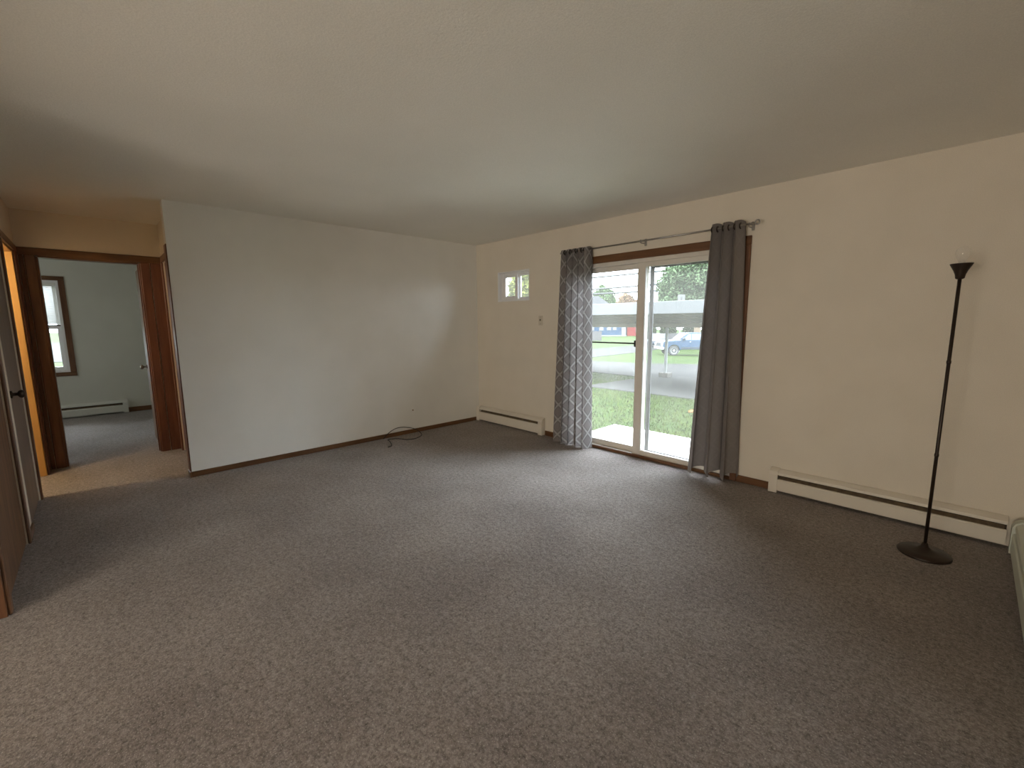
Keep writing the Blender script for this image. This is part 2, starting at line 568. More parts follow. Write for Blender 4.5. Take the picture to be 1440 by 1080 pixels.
H = 2.44
XR = 5.18
YH = -4.385     # face of the left hall wall
YC = -3.335    # face of the wall with the closet door
XB = -1.25     # face of the bedroom door wall
XF = -4.50     # far bedroom wall

# ------------------------------------------------------------------ room shell
struct(MB().box(-4.7, 5.35, -8.6, 0.14, -0.10, 0.0).build('floor', CARPET))
struct(MB().box(-4.7, 5.35, -8.6, 0.14, H, H + 0.2).build('ceiling', CEIL))

# window wall (y = 0), openings: small slider and patio door
w = MB()
w.box(-0.12, 0.435, 0, 0.14, 0, H)
w.box(0.435, 1.015, 0, 0.14, 0, 1.66).box(0.435, 1.015, 0, 0.14, 2.04, H)
w.box(1.015, 1.615, 0, 0.14, 0, H)
w.box(1.615, 3.476, 0, 0.14, 2.0, H)
w.box(3.476, XR + 0.12, 0, 0.14, 0, H)
struct(w.build('wall_front', WALL))
struct(MB().box(-0.12, 0, -3.416, 0, 0, H).build('wall_left', WALLC))
struct(MB().box(XR, XR + 0.12, -8.5, 0, 0, H).build('wall_right', WALL))
struct(MB().box(-0.05, XR + 0.12, -8.6, -8.5, 0, H).build('wall_back', WALL))
struct(MB().box(-0.05, 0.05, -8.5, -6.6, 0, H).build('wall_kitchen', WALL))
struct(MB().box(1.75, XR, -4.86, -4.75, 2.12, H).build('wall_shade_header', WALL))  # unseen header, added to shade the ceiling from the kitchen fill
# hall: closet side, bedroom door wall, bathroom side
w = MB()
w.box(XB - 0.12, -1.13, YC, YC + 0.1, 0, H)
w.box(-1.13, -0.40, YC, YC + 0.1, 2.04, H)
w.box(-0.40, -0.12, YC, YC + 0.1, 0, H)
struct(w.build('wall_closet', WALL))
w = MB()
w.box(XB - 0.12, XB, -3.51, YC, 0, H)
w.box(XB - 0.12, XB, -4.265, -3.51, 2.04, H)
w.box(XB - 0.12, XB, YH - 0.11, -4.265, 0, H)
struct(w.build('wall_bedroom', WALL))
w = MB()
w.box(XB, -1.02, YH - 0.11, YH, 0, H)
w.box(-1.02, -0.27, YH - 0.11, YH, 2.05, H)
w.box(-0.27, -0.20, YH - 0.11, YH, 0, H)
w.box(-0.20, 0.50, YH - 0.11, YH, 2.05, H)
w.box(0.50, 0.78, YH - 0.11, YH, 0, H)
w.box(0.78, 1.70, YH - 0.11, YH, 2.05, H)
w.box(1.70, 1.75, YH - 0.11, YH, 0, H)
struct(w.build('wall_hall', WALL))
# bathroom and closet shells behind the doors
struct(MB().box(-1.37, -1.25, -6.6, YH - 0.11, 0, H).build('wall_bathroom_left', WALL))
struct(MB().box(-0.15, -0.05, -6.6, YH - 0.11, 0, H).build('wall_bathroom_right', WALL))
struct(MB().box(-1.37, 1.75, -6.7, -6.6, 0, H).build('wall_bathroom_back', WALL))
struct(MB().box(1.65, 1.75, -6.6, YH - 0.11, 0, H).build('wall_entry', WALL))
# bedroom shell; its window is in the far wall
w = MB()
w.box(XF - 0.14, XF, -6.6, -5.20, 0, H)
w.box(XF - 0.14, XF, -5.20, -4.235, 0, 0.70).box(XF - 0.14, XF, -5.20, -4.235, 2.045, H)
w.box(XF - 0.14, XF, -4.235, -3.2, 0, H)
struct(w.build('wall_bedroom_far', BEDW))
struct(MB().box(XF, XB - 0.12, YC + 0.05, YC + 0.15, 0, H).build('wall_bedroom_right', BEDW))
struct(MB().box(XF, -1.37, -6.7, -6.6, 0, H).build('wall_bedroom_left', BEDW))

struct(MB().box(1.75, 1.764, YH - 0.30, YH + 0.001, 0.0, 2.11, 0.003).build('trim_7', OAKV))
# baseboards
struct(MB().box(0, 0.014, -3.416, -0.002, 0, 0.05, 0.003).build('baseboard_left', OAKY))
b = MB().box(1.29, 1.56, -0.014, -0.001, 0, 0.06, 0.003)
struct(b.build('baseboard_front', OAKX))
struct(MB().box(3.53, 3.80, -0.014, -0.001, 0, 0.06, 0.003).build('baseboard_front_right', OAKX))
struct(MB().box(-0.12, 0.014, -3.43, -3.416, 0, 0.05, 0.003).build('baseboard_corner', OAKX))
struct(MB().box(XF, XF + 0.014, -3.64, -3.29, 0, 0.075, 0.003).build('baseboard_bedroom', OAKY))
struct(MB().box(0.505, 0.72, YH, YH + 0.012, 0, 0.05, 0.003).build('baseboard_hall', OAKX))

def casing(name, m_side, m_head, parts):
    """door or window casing: the head board is the root, side boards are children"""
    root = None
    for i, (nm, bx, mm) in enumerate(parts):
        o = MB().box(*bx, 0.004).build(name if i == 0 else nm, mm)
        if i == 0:
            root = struct(o)
        else:
            o.parent = root
    return root

# patio door casing
casing('trim_1', None, None, [
    ('head_casing', (1.56, 3.532, -0.018, 0.0, 2.0, 2.075), OAKX),
    ('side_casing', (3.476, 3.532, -0.018, 0.0, 0.0, 2.0), OAKV),
    ('side_casing', (1.56, 1.615, -0.018, 0.0, 0.0, 2.0), OAKV),
    ('threshold', (1.615, 3.476, -0.022, 0.0, 0.0, 0.03), OAKX)])
# bedroom door casing and jamb
casing('trim_2', None, None, [
    ('head_casing', (XB, XB + 0.016, YH + 0.004, YC - 0.001, 2.035, 2.105), OAKY),
    ('side_casing', (XB, XB + 0.016, -3.515, -3.440, 0.0, 2.035), REDV),
    ('corner_board', (XB, XB + 0.012, -3.434, YC - 0.002, 0.0, 2.035), REDV),
    ('side_casing', (XB, XB + 0.016, -4.335, -4.262, 0.0, 2.035), OAKV),
    ('corner_board', (XB, XB + 0.012, YH + 0.016, -4.339, 0.0, 2.035), OAKV),
    ('jamb', (XB - 0.12, XB, -3.528, -3.508, 0.0, 2.03), REDV),
    ('jamb', (XB - 0.12, XB, -4.268, -4.248, 0.0, 2.03), OAKV),
    ('jamb_head', (XB - 0.12, XB, -4.248, -3.528, 2.022, 2.042), OAKY),
    ('door_stop', (XB - 0.07, XB - 0.045, -3.538, -3.528, 0.0, 2.022), REDV)])
# closet door casing on the return wall
casing('trim_3', None, None, [
    ('head_casing', (-1.19, -0.34, YC - 0.016, YC, 2.04, 2.105), OAKX),
    ('side_casing', (-1.195, -1.13, YC - 0.016, YC, 0.0, 2.04), REDV),
    ('corner_board', (-0.122, -0.002, -3.424, -3.416, 0.05, 2.08), REDV),
    ('side_casing', (-0.40, -0.34, YC - 0.016, YC, 0.0, 2.04), REDV)])
# bathroom door opening: jambs and casing
casing('trim_4', None, None, [
    ('head_casing', (-1.228, -0.21, YH, YH + 0.014, 2.045, 2.11), OAKX),
    ('side_casing', (-1.228, -1.03, YH, YH + 0.014, 0.0, 2.045), OAKV),
    ('side_casing', (-0.262, -0.21, YH, YH + 0.014, 0.0, 2.045), OAKV),
    ('jamb', (-1.03, -1.01, YH - 0.11, YH, 0.0, 2.04), JAMB),
    ('jamb', (-0.28, -0.262, YH - 0.11, YH, 0.0, 2.04), JAMB),
    ('jamb_head', (-1.01, -0.28, YH - 0.11, YH, 2.03, 2.05), JAMB)])
# second hall door casing
casing('trim_5', None, None, [
    ('head_casing', (0.72, 1.75, YH, YH + 0.014, 2.045, 2.11), OAKX),
    ('side_casing', (0.72, 0.785, YH, YH + 0.014, 0.0, 2.045), KNOTTY),
    ('side_casing', (1.695, 1.75, YH, YH + 0.014, 0.0, 2.045), KNOTTY)])

def knob(parent, x, y, z, sy, m=BRASS):
    k = MB()
    k.lathe([(0.026, 0.0), (0.026, sy * 0.008), (0.011, sy * 0.012), (0.011, sy * 0.032), (0.024, sy * 0.040), (0.028, sy * 0.052), (0.022, sy * 0.064), (0.004, sy * 0.067)],
            (x, y, z), 16, 'y')
    return k.build('doorknob', m, parent, True)

# closet door (return wall), linen door and entry door (hall wall), bedroom door standing open
d = struct(MB().box(-1.127, -0.403, YC + 0.012, YC + 0.046, 0.01, 2.037, 0.003).build('door_2', REDV))
knob(d, -0.47, YC + 0.012, 0.95, -1)
d = struct(MB().box(-0.197, 0.497, YH - 0.045, YH - 0.008, 0.01, 2.045, 0.003).build('door_3', SLAB))
knob(d, 0.40, YH - 0.008, 0.93, 1, BRONZE)
d = struct(MB().box(0.783, 1.697, YH - 0.045, YH - 0.008, 0.01, 2.045, 0.003).build('door_4', KNOTTY))
knob(d, 1.63, YH - 0.008, 0.93, 1, BRONZE)
d = struct(MB().box(-2.10, -1.375, -3.505, -3.47, 0.012, 2.02, 0.003).build('door_5', SLAB))
knob(d, -2.03, -3.505, 0.89, -1, STEEL)
for z in (0.25, 1.05, 1.8):
    MB().box(-1.395, -1.372, -3.530, -3.505, z - 0.045, z + 0.045, 0.002).build('hinge', STEEL, d)

# ------------------------------------------------------------------ patio door (door_1)
fr = MB()
fr.box(1.615, 1.655, 0.0, 0.135, 0.0, 2.0, 0.003)
fr.box(3.436, 3.476, 0.0, 0.135, 0.0, 2.0, 0.003)
fr.box(1.655, 3.436, 0.0, 0.135, 1.962, 2.0, 0.003)
fr.box(1.655, 3.436, 0.0, 0.112, 0.0, 0.028, 0.003)
door = struct(fr.build('door_1', VINYL))
def sash(name, parent, x0, x1, y0, y1, z0, z1, sl, sr, rb, rtp, m, pane=GLASS, pname='pane', bev=0.004):
    s = MB()
    s.box(x0, x0 + sl, y0, y1, z0, z1, bev)
    s.box(x1 - sr, x1, y0, y1, z0, z1, bev)
    s.box(x0 + sl, x1 - sr, y0, y1, z0, z0 + rb, bev)
    s.box(x0 + sl, x1 - sr, y0, y1, z1 - rtp, z1, bev)
    o = s.build(name, m, parent)
    ym = (y0 + y1) / 2
    MB().box(x0 + sl - 0.004, x1 - sr + 0.004, ym - 0.003, ym + 0.003, z0 + rb - 0.004, z1 - rtp + 0.004).build(pname, pane, o)
    return o
sl = sash('sliding_panel', door, 2.492, 3.436, 0.014, 0.052, 0.028, 1.962, 0.085, 0.08, 0.045, 0.045, VINYL)
MB().box(3.368, 3.388, -0.026, 0.014, 0.92, 1.14, 0.005).build('handle', VINYL, sl)
sash('fixed_panel', door, 1.655, 2.575, 0.062, 0.100, 0.028, 1.962, 0.05, 0.075, 0.055, 0.05, VINYL)
sash('screen_door', door, 2.572, 3.436, 0.113, 0.128, 0.010, 1.970, 0.045, 0.045, 0.055, 0.060, SCREENF, SCREEN, 'screen_mesh', 0.003)
MB().box(1.615, 3.476, 0.112, 0.175, -0.02, 0.012, 0.003).build('sill_track', SCREENF, door)
sb = MB().tube([(1.66, 0.045, 1.168), (2.485, 0.045, 1.168)], 0.008, 10).build('security_bar', BRONZE, door, True)
MB().box(2.470, 2.4925, 0.018, 0.058, 1.135, 1.20, 0.003).build('bracket', BLACKR, sb)
MB().box(1.655, 1.672, 0.030, 0.060, 1.150, 1.186, 0.003).build('bracket', BLACKR, sb)

# ------------------------------------------------------------------ small sliding window (window_1)
f = MB()
f.box(0.435, 0.447, 0.0, 0.14, 1.66, 2.04).box(1.003, 1.015, 0.0, 0.14, 1.66, 2.04)
f.box(0.447, 1.003, 0.0, 0.14, 1.66, 1.672).box(0.447, 1.003, 0.0, 0.14, 2.028, 2.04)
f.box(0.447, 0.472, 0.055, 0.13, 1.672, 2.028, 0.002).box(0.978, 1.003, 0.055, 0.13, 1.672, 2.028, 0.002)
f.box(0.472, 0.978, 0.055, 0.13, 1.672, 1.690, 0.002).box(0.472, 0.978, 0.055, 0.13, 2.010, 2.028, 0.002)
win = struct(f.build('window_1', VINYLW))
sash('sash', win, 0.472, 0.745, 0.060, 0.088, 1.690, 2.010, 0.045, 0.045, 0.04, 0.04, VINYLW)
sash('sash', win, 0.715, 0.978, 0.094, 0.122, 1.690, 2.010, 0.045, 0.025, 0.025, 0.025, VINYLW)

# ------------------------------------------------------------------ bedroom window (window_2), its casing and blind
f = MB()
f.box(XF - 0.14, XF, -5.20, -5.17, 0.70, 2.045).box(XF - 0.14, XF, -4.265, -4.235, 0.70, 2.045)
f.box(XF - 0.14, XF, -5.17, -4.265, 0.70, 0.735).box(XF - 0.14, XF, -5.17, -4.265, 2.01, 2.045)
win2 = struct(f.build('window_2', VINYLW))
def sash_x(name, parent, y0, y1, x0, x1, z0, z1, st, m):
    s = MB()
    s.box(x0, x1, y0, y0 + st, z0, z1, 0.003).box(x0, x1, y1 - st, y1, z0, z1, 0.003)
    s.box(x0, x1, y0 + st, y1 - st, z0, z0 + st, 0.003).box(x0, x1, y0 + st, y1 - st, z1 - st, z1, 0.003)
    o = s.build(name, m, parent)
    xm = (x0 + x1) / 2
    MB().box(xm - 0.003, xm + 0.003, y0 + st, y1 - st, z0 + st, z1 - st).build('pane', GLASS, o)
sash_x('lower_sash', win2, -5.17, -4.265, XF - 0.085, XF - 0.05, 0.735, 1.385, 0.045, VINYLW)
sash_x('upper_sash', win2, -5.17, -4.265, XF - 0.125, XF - 0.09, 1.345, 2.01, 0.045, VINYLW)
casing('trim_6', None, None, [
    ('head_casing', (XF, XF + 0.016, -5.28, -4.168, 2.045, 2.105), OAKY),
    ('side_casing', (XF, XF + 0.016, -4.235, -4.168, 0.70, 2.045), OAKV),
    ('side_casing', (XF, XF + 0.016, -5.28, -5.20, 0.70, 2.045), OAKV),
    ('sill_casing', (XF, XF + 0.016, -5.28, -4.168, 0.64, 0.70), OAKY)])
bl = thing('window_blind', 'white horizontal slat blind lowered over the upper half of the bedroom window', 'blind', (XF - 0.025, -4.715, 2.008))
MB().box(-0.022, 0.022, -0.448, 0.448, -0.035, 0.0, 0.003).build('headrail', BLIND, bl)
s = MB()
for k in range(30):
    z = -0.05 - k * 0.0185
    s.prism([(-0.010, z + 0.009), (0.010, z - 0.008), (0.0105, z - 0.0068), (-0.0095, z + 0.0102)], 'y', -0.445, 0.445)
s.build('slats', BLIND, bl, kind='stuff')
MB().box(-0.014, 0.014, -0.446, 0.446, -0.625, -0.605, 0.003).build('bottom_rail', TOGGLE, bl)

# ------------------------------------------------------------------ baseboard heaters
def heater(label, length, loc, rotz, paint, zoff=0.0, caps=(True, True)):
    """runs along local +x, wall behind at local y = 0, room at -y"""
    t = thing('baseboard_heater', label, 'heater', loc, rotz, 'hot water baseboard heaters')
    a = 0.06 if caps[0] else 0.0
    b = length - (0.06 if caps[1] else 0.0)
    MB().prism([(-0.001, 0.03), (-0.007, 0.03), (-0.007, 0.16), (-0.001, 0.16)], 'x', a, b).build('back_plate', DARK, t)
    MB().prism([(-0.001, 0.158 + zoff), (-0.001, 0.192 + zoff), (-0.012, 0.192 + zoff), (-0.048, 0.168 + zoff), (-0.054, 0.150 + zoff), (-0.050, 0.148 + zoff), (-0.044, 0.160 + zoff), (-0.010, 0.180 + zoff), (-0.007, 0.158 + zoff)], 'x', a, b).build('hood', paint, t)
    MB().prism([(-0.056, 0.022), (-0.060, 0.026), (-0.060, 0.105 + zoff), (-0.054, 0.115 + zoff), (-0.045, 0.116 + zoff), (-0.045, 0.113 + zoff), (-0.053, 0.110 + zoff), (-0.056, 0.103 + zoff), (-0.056, 0.030)], 'x', a, b).build('front_panel', paint, t)
    MB().prism([(-0.040, 0.115 + zoff), (-0.020, 0.135 + zoff), (-0.019, 0.133 + zoff), (-0.039, 0.112 + zoff)], 'x', a + 0.01, b - 0.01).build('damper', FIN, t)
    fz = MB()
    n = int((b - a) / 0.02)
    for k in range(n):
        x = a + 0.02 + k * (b - a - 0.04) / max(1, n - 1)
        fz.box(x - 0.0006, x + 0.0006, -0.044, -0.012, 0.045, 0.100)
    fz.tube([(a, -0.028, 0.072), (b, -0.028, 0.072)], 0.011, 8)
    fz.build('fins', FIN, t, kind='stuff')
    for on, x0, x1 in ((caps[0], 0.0, 0.062), (caps[1], length - 0.062, length)):
        if on:
            MB().prism([(-0.001, 0.004), (-0.064, 0.004), (-0.064, 0.150 + zoff), (-0.052, 0.176 + zoff), (-0.014, 0.198 + zoff), (-0.001, 0.198 + zoff)], 'x', x0, x1).build('end_cap', paint, t)
    return t
heater('short cream baseboard heater in the corner between blank wall and patterned curtain', 1.27, (0.012, -0.002, 0), 0, HEAT, 0.018)
heater('long cream baseboard heater under the wall behind the floor lamp', 1.30, (3.80, -0.002, 0), 0, HEAT, 0.0, (True, False))
heater('pale green grey baseboard heater along the right wall, at the photo edge', 3.6, (XR - 0.002, -0.07, 0), -math.pi / 2, HEATG, 0.015)
h4 = heater('grey baseboard heater under the bedroom window seen through the doorway', 2.6, (XF + 0.002, -6.24, 0), math.pi / 2, BEDW, 0.015)

# ------------------------------------------------------------------ curtains, rod
RODY, RODZ = -0.10, 2.142
rod = thing('curtain_rod', 'thin metal curtain rod with ring finial above the patio door', 'curtain rod', (2.55, RODY, RODZ))
MB().tube([(-0.945, 0, 0), (1.0, 0, 0.006)], 0.0075, 10).build('rod', STEEL, rod, True)
fn = MB().lathe([(0.008, 0.0), (0.014, 0.006), (0.014, 0.016), (0.007, 0.022)], (1.0, 0, 0.006), 14, 'x')
fn.torus((1.045, 0, 0.012), 0.016, 0.0055, 'y')
fn.build('finial', STEEL, rod, True)
MB().lathe([(0.007, -0.012), (0.011, -0.008), (0.011, 0.0), (0.008, 0.004)], (-0.945, 0, 0), 14, 'x').build('finial', STEEL, rod, True)
for x in (-0.90, 0.03, 0.985):
    k = MB().box(x - 0.011, x + 0.011, 0.090, 0.0995, -0.03, 0.035, 0.002)
    k.tube([(x, 0.092, -0.012), (x, 0.02, -0.014), (x, 0.0, -0.010)], 0.005, 8)
    k.torus((x, 0.0, 0.002), 0.012, 0.003, 'x', 16, 6)
    k.build('bracket', STEEL, rod)

def curtain(label, xt, xb, ztop, zbot, n, phase, amp_t, amp_b, m, width, y_shift=0.0, hem=0.0, seed=0, turn=0.0):
    root = None
    NS, NT = 140, 60
    rg = random.Random(seed)
    jit = [rg.uniform(-0.25, 0.25) for _ in range(12)]
    verts, uvs = [], []
    for j in range(NT + 1):
        t = j / NT
        x0 = xt[0] + (xb[0] - xt[0]) * t ** 0.9
        x1 = xt[1] + (xb[1] - xt[1]) * t ** 0.9
        A = amp_t + (amp_b - amp_t) * t
        for i in range(NS + 1):
            s = i / NS
            ph = 2 * math.pi * n * s + phase
            wob = 0.35 * math.sin(2 * math.pi * 1.3 * s + 2.0 * t + seed) * t
            x = x0 + (x1 - x0) * s + 0.018 * math.sin(2 * ph) * (0.4 + 0.6 * t)
            y = RODY + y_shift * t + A * math.sin(ph + wob) * (1 + 0.35 * jit[int(n * s) % 12] * t)
            if turn and s > 0.88:
                f = (s - 0.88) / 0.12
                f2 = f * f * (3 - 2 * f)
                phe = 2 * math.pi * n * 0.88 + phase
                ye = RODY + y_shift * t + A * math.sin(phe)
                x = x0 + (x1 - x0) * 0.905 + 0.022 * math.sin(math.pi * f) + 0.02 * f
                y = ye * (1 - f2) + (-0.03) * f2
            zt = ztop + 0.006 * math.cos(2 * ph)
            zb = zbot + hem * (0.5 + 0.5 * math.sin(ph + wob + 1.2))
            verts.append((x, min(y, -0.022), zt + (zb - zt) * t))
            uvs.append((s * width, (1 - t) * (ztop - zbot)))
    faces = []
    for j in range(NT):
        for i in range(NS):
            a = j * (NS + 1) + i
            faces.append((a, a + 1, a + NS + 2, a + NS + 1))
    me = bpy.data.meshes.new('curtain')
    me.from_pydata(verts, [], faces)
    uvl = me.uv_layers.new(name='UVMap')
    for lp in me.loops:
        uvl.data[lp.index].uv = uvs[lp.vertex_index]
    me.materials.append(m)
    me.polygons.foreach_set('use_smooth', [True] * len(me.polygons))
    root = bpy.data.objects.new('curtain', me)
    COL.objects.link(root)
    tag(root, label, 'curtain', 'curtains at the patio door')
    k = 0
    while True:
        s = (k * math.pi - phase) / (2 * math.pi * n)
        k += 1
        if s > 0.985:
            break
        if s < 0.015:
            continue
        MB().torus((xt[0] + (xt[1] - xt[0]) * s, RODY, RODZ + 0.002), 0.0215, 0.0045, 'x', 20, 6).build('grommet', BRONZE, root, True)
    return root
curtain('grey curtain with pale zigzag lattice print, bunched left of the glass door', (1.640, 1.985), (1.578, 2.035), 2.168, 0.006, 4.5, 4.96, 0.040, 0.058, CURT_P, 1.45, -0.025, 0.0, 3, 1.0)
curtain('plain grey brown curtain bunched at the right end of the rod', (3.235, 3.503), (3.135, 3.560), 2.185, 0.012, 3.0, 2.2, 0.046, 0.062, CURT_G, 1.15, 0.012, 0.07, 5)

# ------------------------------------------------------------------ floor lamp
lp = thing('floor_lamp', 'tall thin dark bronze floor lamp with small cup top and bare bulb', 'lamp', (4.765, -0.49, 0))
MB().lathe([(0.122, 0.0), (0.124, 0.008), (0.118, 0.016), (0.08, 0.024), (0.035, 0.034), (0.018, 0.05), (0.0125, 0.07)], seg=40).build('base', BRONZE, lp, True)
p = MB().lathe([(0.0085, 0.06), (0.0085, 0.60), (0.0105, 0.604), (0.0105, 0.616), (0.0085, 0.62), (0.0085, 1.14), (0.0105, 1.144), (0.0105, 1.156), (0.0085, 1.16), (0.0085, 1.615)], seg=14)
p.build('pole', BRONZE, lp, True)
MB().lathe([(0.012, 1.605), (0.019, 1.61), (0.022, 1.63), (0.030, 1.652), (0.046, 1.683), (0.0475, 1.688), (0.044, 1.688), (0.028, 1.655), (0.014, 1.640)], seg=32).build('cup', BRONZE, lp, True)
MB().lathe([(0.013, 1.64), (0.013, 1.685), (0.015, 1.690)], seg=16).build('socket', PLATE, lp, True)
MB().lathe([(0.012, 1.688), (0.014, 1.698), (0.026, 1.722), (0.031, 1.742), (0.028, 1.762), (0.016, 1.776), (0.003, 1.780)], seg=24).build('bulb', GLASSB, lp, True, label='clear round bulb')

# ------------------------------------------------------------------ small wall things
sw = thing('light_switch', 'small wall switch plate between small window and patterned curtain', 'switch', (1.207, -0.001, 1.410))
MB().box(-0.034, 0.034, -0.006, 0.0, -0.058, 0.058, 0.002).build('plate', PLATE, sw)
MB().box(-0.006, 0.006, -0.018, -0.005, -0.004, 0.018, 0.002).build('toggle', TOGGLE, sw)
for z in (0.040, -0.040):
    MB().lathe([(0.004, -0.0055), (0.004, -0.0075), (0.002, -0.008)], (0, 0, z), 10, 'y').build('screw', TOGGLE, sw)
cp = thing('cable_outlet', 'small cable outlet plate low on the blank left wall above the loose cable', 'outlet', (0.001, -1.095, 0.285))
MB().box(0.0, 0.006, -0.034, 0.034, -0.057, 0.057, 0.002).build('plate', WALLC, cp)
MB().lathe([(0.008, 0.005), (0.008, 0.010), (0.005, 0.011), (0.005, 0.022)], (0, 0, 0.010), 12, 'x').build('connector', BRASS, cp)

def smooth_path(ctrl, k=10):
    P = [Vector(c) for c in ctrl]
    P = [P[0] * 2 - P[1]] + P + [P[-1] * 2 - P[-2]]
    out = []
    for i in range(1, len(P) - 2):
        for j in range(k):
            t = j / k
            a, b2, c, d2 = P[i - 1], P[i], P[i + 1], P[i + 2]
            out.append(0.5 * ((2 * b2) + (c - a) * t + (2 * a - 5 * b2 + 4 * c - d2) * t * t + (3 * b2 - a - 3 * c + d2) * t ** 3))
    out.append(P[-2])
    return out
cab = MB().tube(smooth_path([(0.03, -1.525, 0.006), (0.03, -1.449, 0.066), (0.03, -1.361, 0.102), (0.03, -1.263, 0.103), (0.035, -1.143, 0.074), (0.05, -1.08, 0.045),
                             (0.12, -1.06, 0.012), (0.215, -1.11, 0.006), (0.290, -1.235, 0.006), (0.268, -1.34, 0.006), (0.15, -1.40, 0.006), (0.10, -1.50, 0.006),
                             (0.22, -1.54, 0.010), (0.37, -1.60, 0.006), (0.40, -1.66, 0.006)]), 0.0042, 8).build('coaxial_cable', BLACKR, None, True)
tag(cab, 'loose black cable looped on the carpet against the blank left wall', 'cable')

# ================================================================== outside
def gz(y):
    return -0.12 if y <= 0 else (-0.12 - 0.035 * y if y < 29 else -1.135)

# ground sheet with the slope, driveway, street, patio
ys = [-60, 0.14, 29, 130]
gv, gf = [], []
for y in ys:
    for x in (-140, 60):
        gv.append((x, y, gz(y)))
for i in range(3):
    gf.append((2 * i, 2 * i + 1, 2 * i + 3, 2 * i + 2))
struct(mesh_np('lawn', np.array(gv), np.array(gf), LAWN))
def slab(name, pts, m, up_=0.025):
    bm = bmesh.new()
    top = [bm.verts.new((x, y, gz(y) + up_)) for x, y in pts]
    bot = [bm.verts.new((x, y, gz(y) - 0.08)) for x, y in pts]
    bm.faces.new(top)
    bm.faces.new(list(reversed(bot)))
    n = len(pts)
    for i in range(n):
        bm.faces.new([top[i], bot[i], bot[(i + 1) % n], top[(i + 1) % n]])
    mb = MB()
    mb.bm.free()
    mb.bm = bm
    return struct(mb.build(name, m))
slab('driveway', [(-2.15, 5.38), (9.5, 5.50), (9.5, 10.2), (-2.45, 10.2), (-2.5, 9.05)], PAVE)
slab('driveway_lane', [(-2.46, 10.21), (9.5, 10.21), (9.5, 19.5), (-1.5, 18.6), (-4.4, 17.5), (-6.7, 15.5), (-8.9, 14.7), (-11.0, 15.8), (-13.2, 14.4), (-13.2, 9.9), (-4.9, 9.25), (-2.51, 9.06)], ROADM)
slab('street', [(-11.0, 17.7), (-14.0, 28.0), (-14.0, 28.99), (-20.0, 28.99), (-18.0, 17.0), (-13.2, 14.2), (-11.0, 15.6)], ROADM, 0.02)
slab('street_far', [(-14.0, 29.0), (-15.4, 35.0), (-20, 60), (-27, 60), (-22.7, 49), (-20.2, 38.0), (-20.0, 29.0)], ROADM, 0.02)
slab('side_road', [(-21.5, -30), (-21.5, 0), (-51, 0), (-51, -30)], ROADM, 0.02)
struct(MB().box(1.245, 4.6, 0.18, 1.60, -0.30, -0.135, 0.01).build('patio', CONC))

# grass blades on the near lawn
n = 46000
bx = RNG.uniform(-6.5, 4.0, n)
by = RNG.uniform(0.3, 9.2, n)
keep = ~((bx > 1.22) & (by < 1.64)) & ~((by > 5.33) & (bx > -2.25)) & ~((by > 9.0 + (-2.5 - bx) * 0.08))
keep &= RNG.uniform(0, 1, n) < np.clip(1.25 - by * 0.09, 0.25, 1)
bx, by = bx[keep], by[keep]
n = len(bx)
bz = -0.12 - 0.035 * by
ang = RNG.uniform(0, 2 * np.pi, n)
hh = RNG.uniform(0.025, 0.065, n)
ww = RNG.uniform(0.006, 0.012, n)
lean = RNG.uniform(-0.035, 0.035, (n, 2))
V = np.empty((n, 3, 3))
V[:, 0] = np.stack([bx - ww * np.cos(ang), by - ww * np.sin(ang), bz - 0.005], 1)
V[:, 1] = np.stack([bx + ww * np.cos(ang), by + ww * np.sin(ang), bz - 0.005], 1)
V[:, 2] = np.stack([bx + lean[:, 0], by + lean[:, 1], bz + hh], 1)
F = np.arange(n * 3).reshape(n, 3)
gr = mesh_np('grass', V.reshape(-1, 3), F, BLADE)
tag(gr, 'short green lawn grass between the patio slab and the driveway', 'grass', kind='stuff')
lf = MB()
lf.prism([(-0.05, -0.02), (0.0, -0.045), (0.06, 0.0), (0.02, 0.045), (-0.04, 0.03)], 'z', 0.0, 0.012)
o = lf.build('fallen_leaf', LEAFO)
o.location = (1.61, 3.40, gz(3.40) + 0.085)
o.rotation_euler = (0.3, -0.2, 0.5)
tag(o, 'orange fallen leaf on the lawn beside the right curtain', 'leaf')

# ------------------------------------------------------------------ carport
cpt = thing('carport', 'low open carport with white fascia and thin white post', 'carport', (0, 0, 0))
X0, X1, Y0, Y1 = -14.0, 8.5, 5.7, 10.3
MB().box(X0, X1, Y0 - 0.05, Y0, 1.565, 1.852, 0.008).build('fascia', WHITEP, cpt)
MB().prism([(Y0, 1.60), (Y1, 1.28), (Y1, 1.36), (Y0, 1.72)], 'x', X0, X1).build('roof_deck', SOFFIT, cpt)
rb = MB()
for k in range(74):
    x = X0 + 0.15 + k * 0.305
    rb.prism([(Y0 + 0.02, 1.588), (Y1 - 0.02, 1.268), (Y1 - 0.02, 1.283), (Y0 + 0.02, 1.603)], 'x', x, x + 0.03)
rb.build('soffit_ribs', SOFFIT, cpt, kind='stuff')
MB().box(X0, X1, 9.62, 9.80, 1.20, 1.325, 0.005).build('beam', SOFFIT, cpt)
for x in (-8.6, -2.10, 4.4):
    MB().box(x - 0.04, x + 0.04, 9.66, 9.74, gz(9.7), 1.22, 0.008).build('post', POSTM, cpt)
    MB().box(x - 0.16, x + 0.16, 9.54, 9.86, gz(9.7) - 0.05, gz(9.7) + 0.17, 0.01).build('footing', BLOCK, cpt)

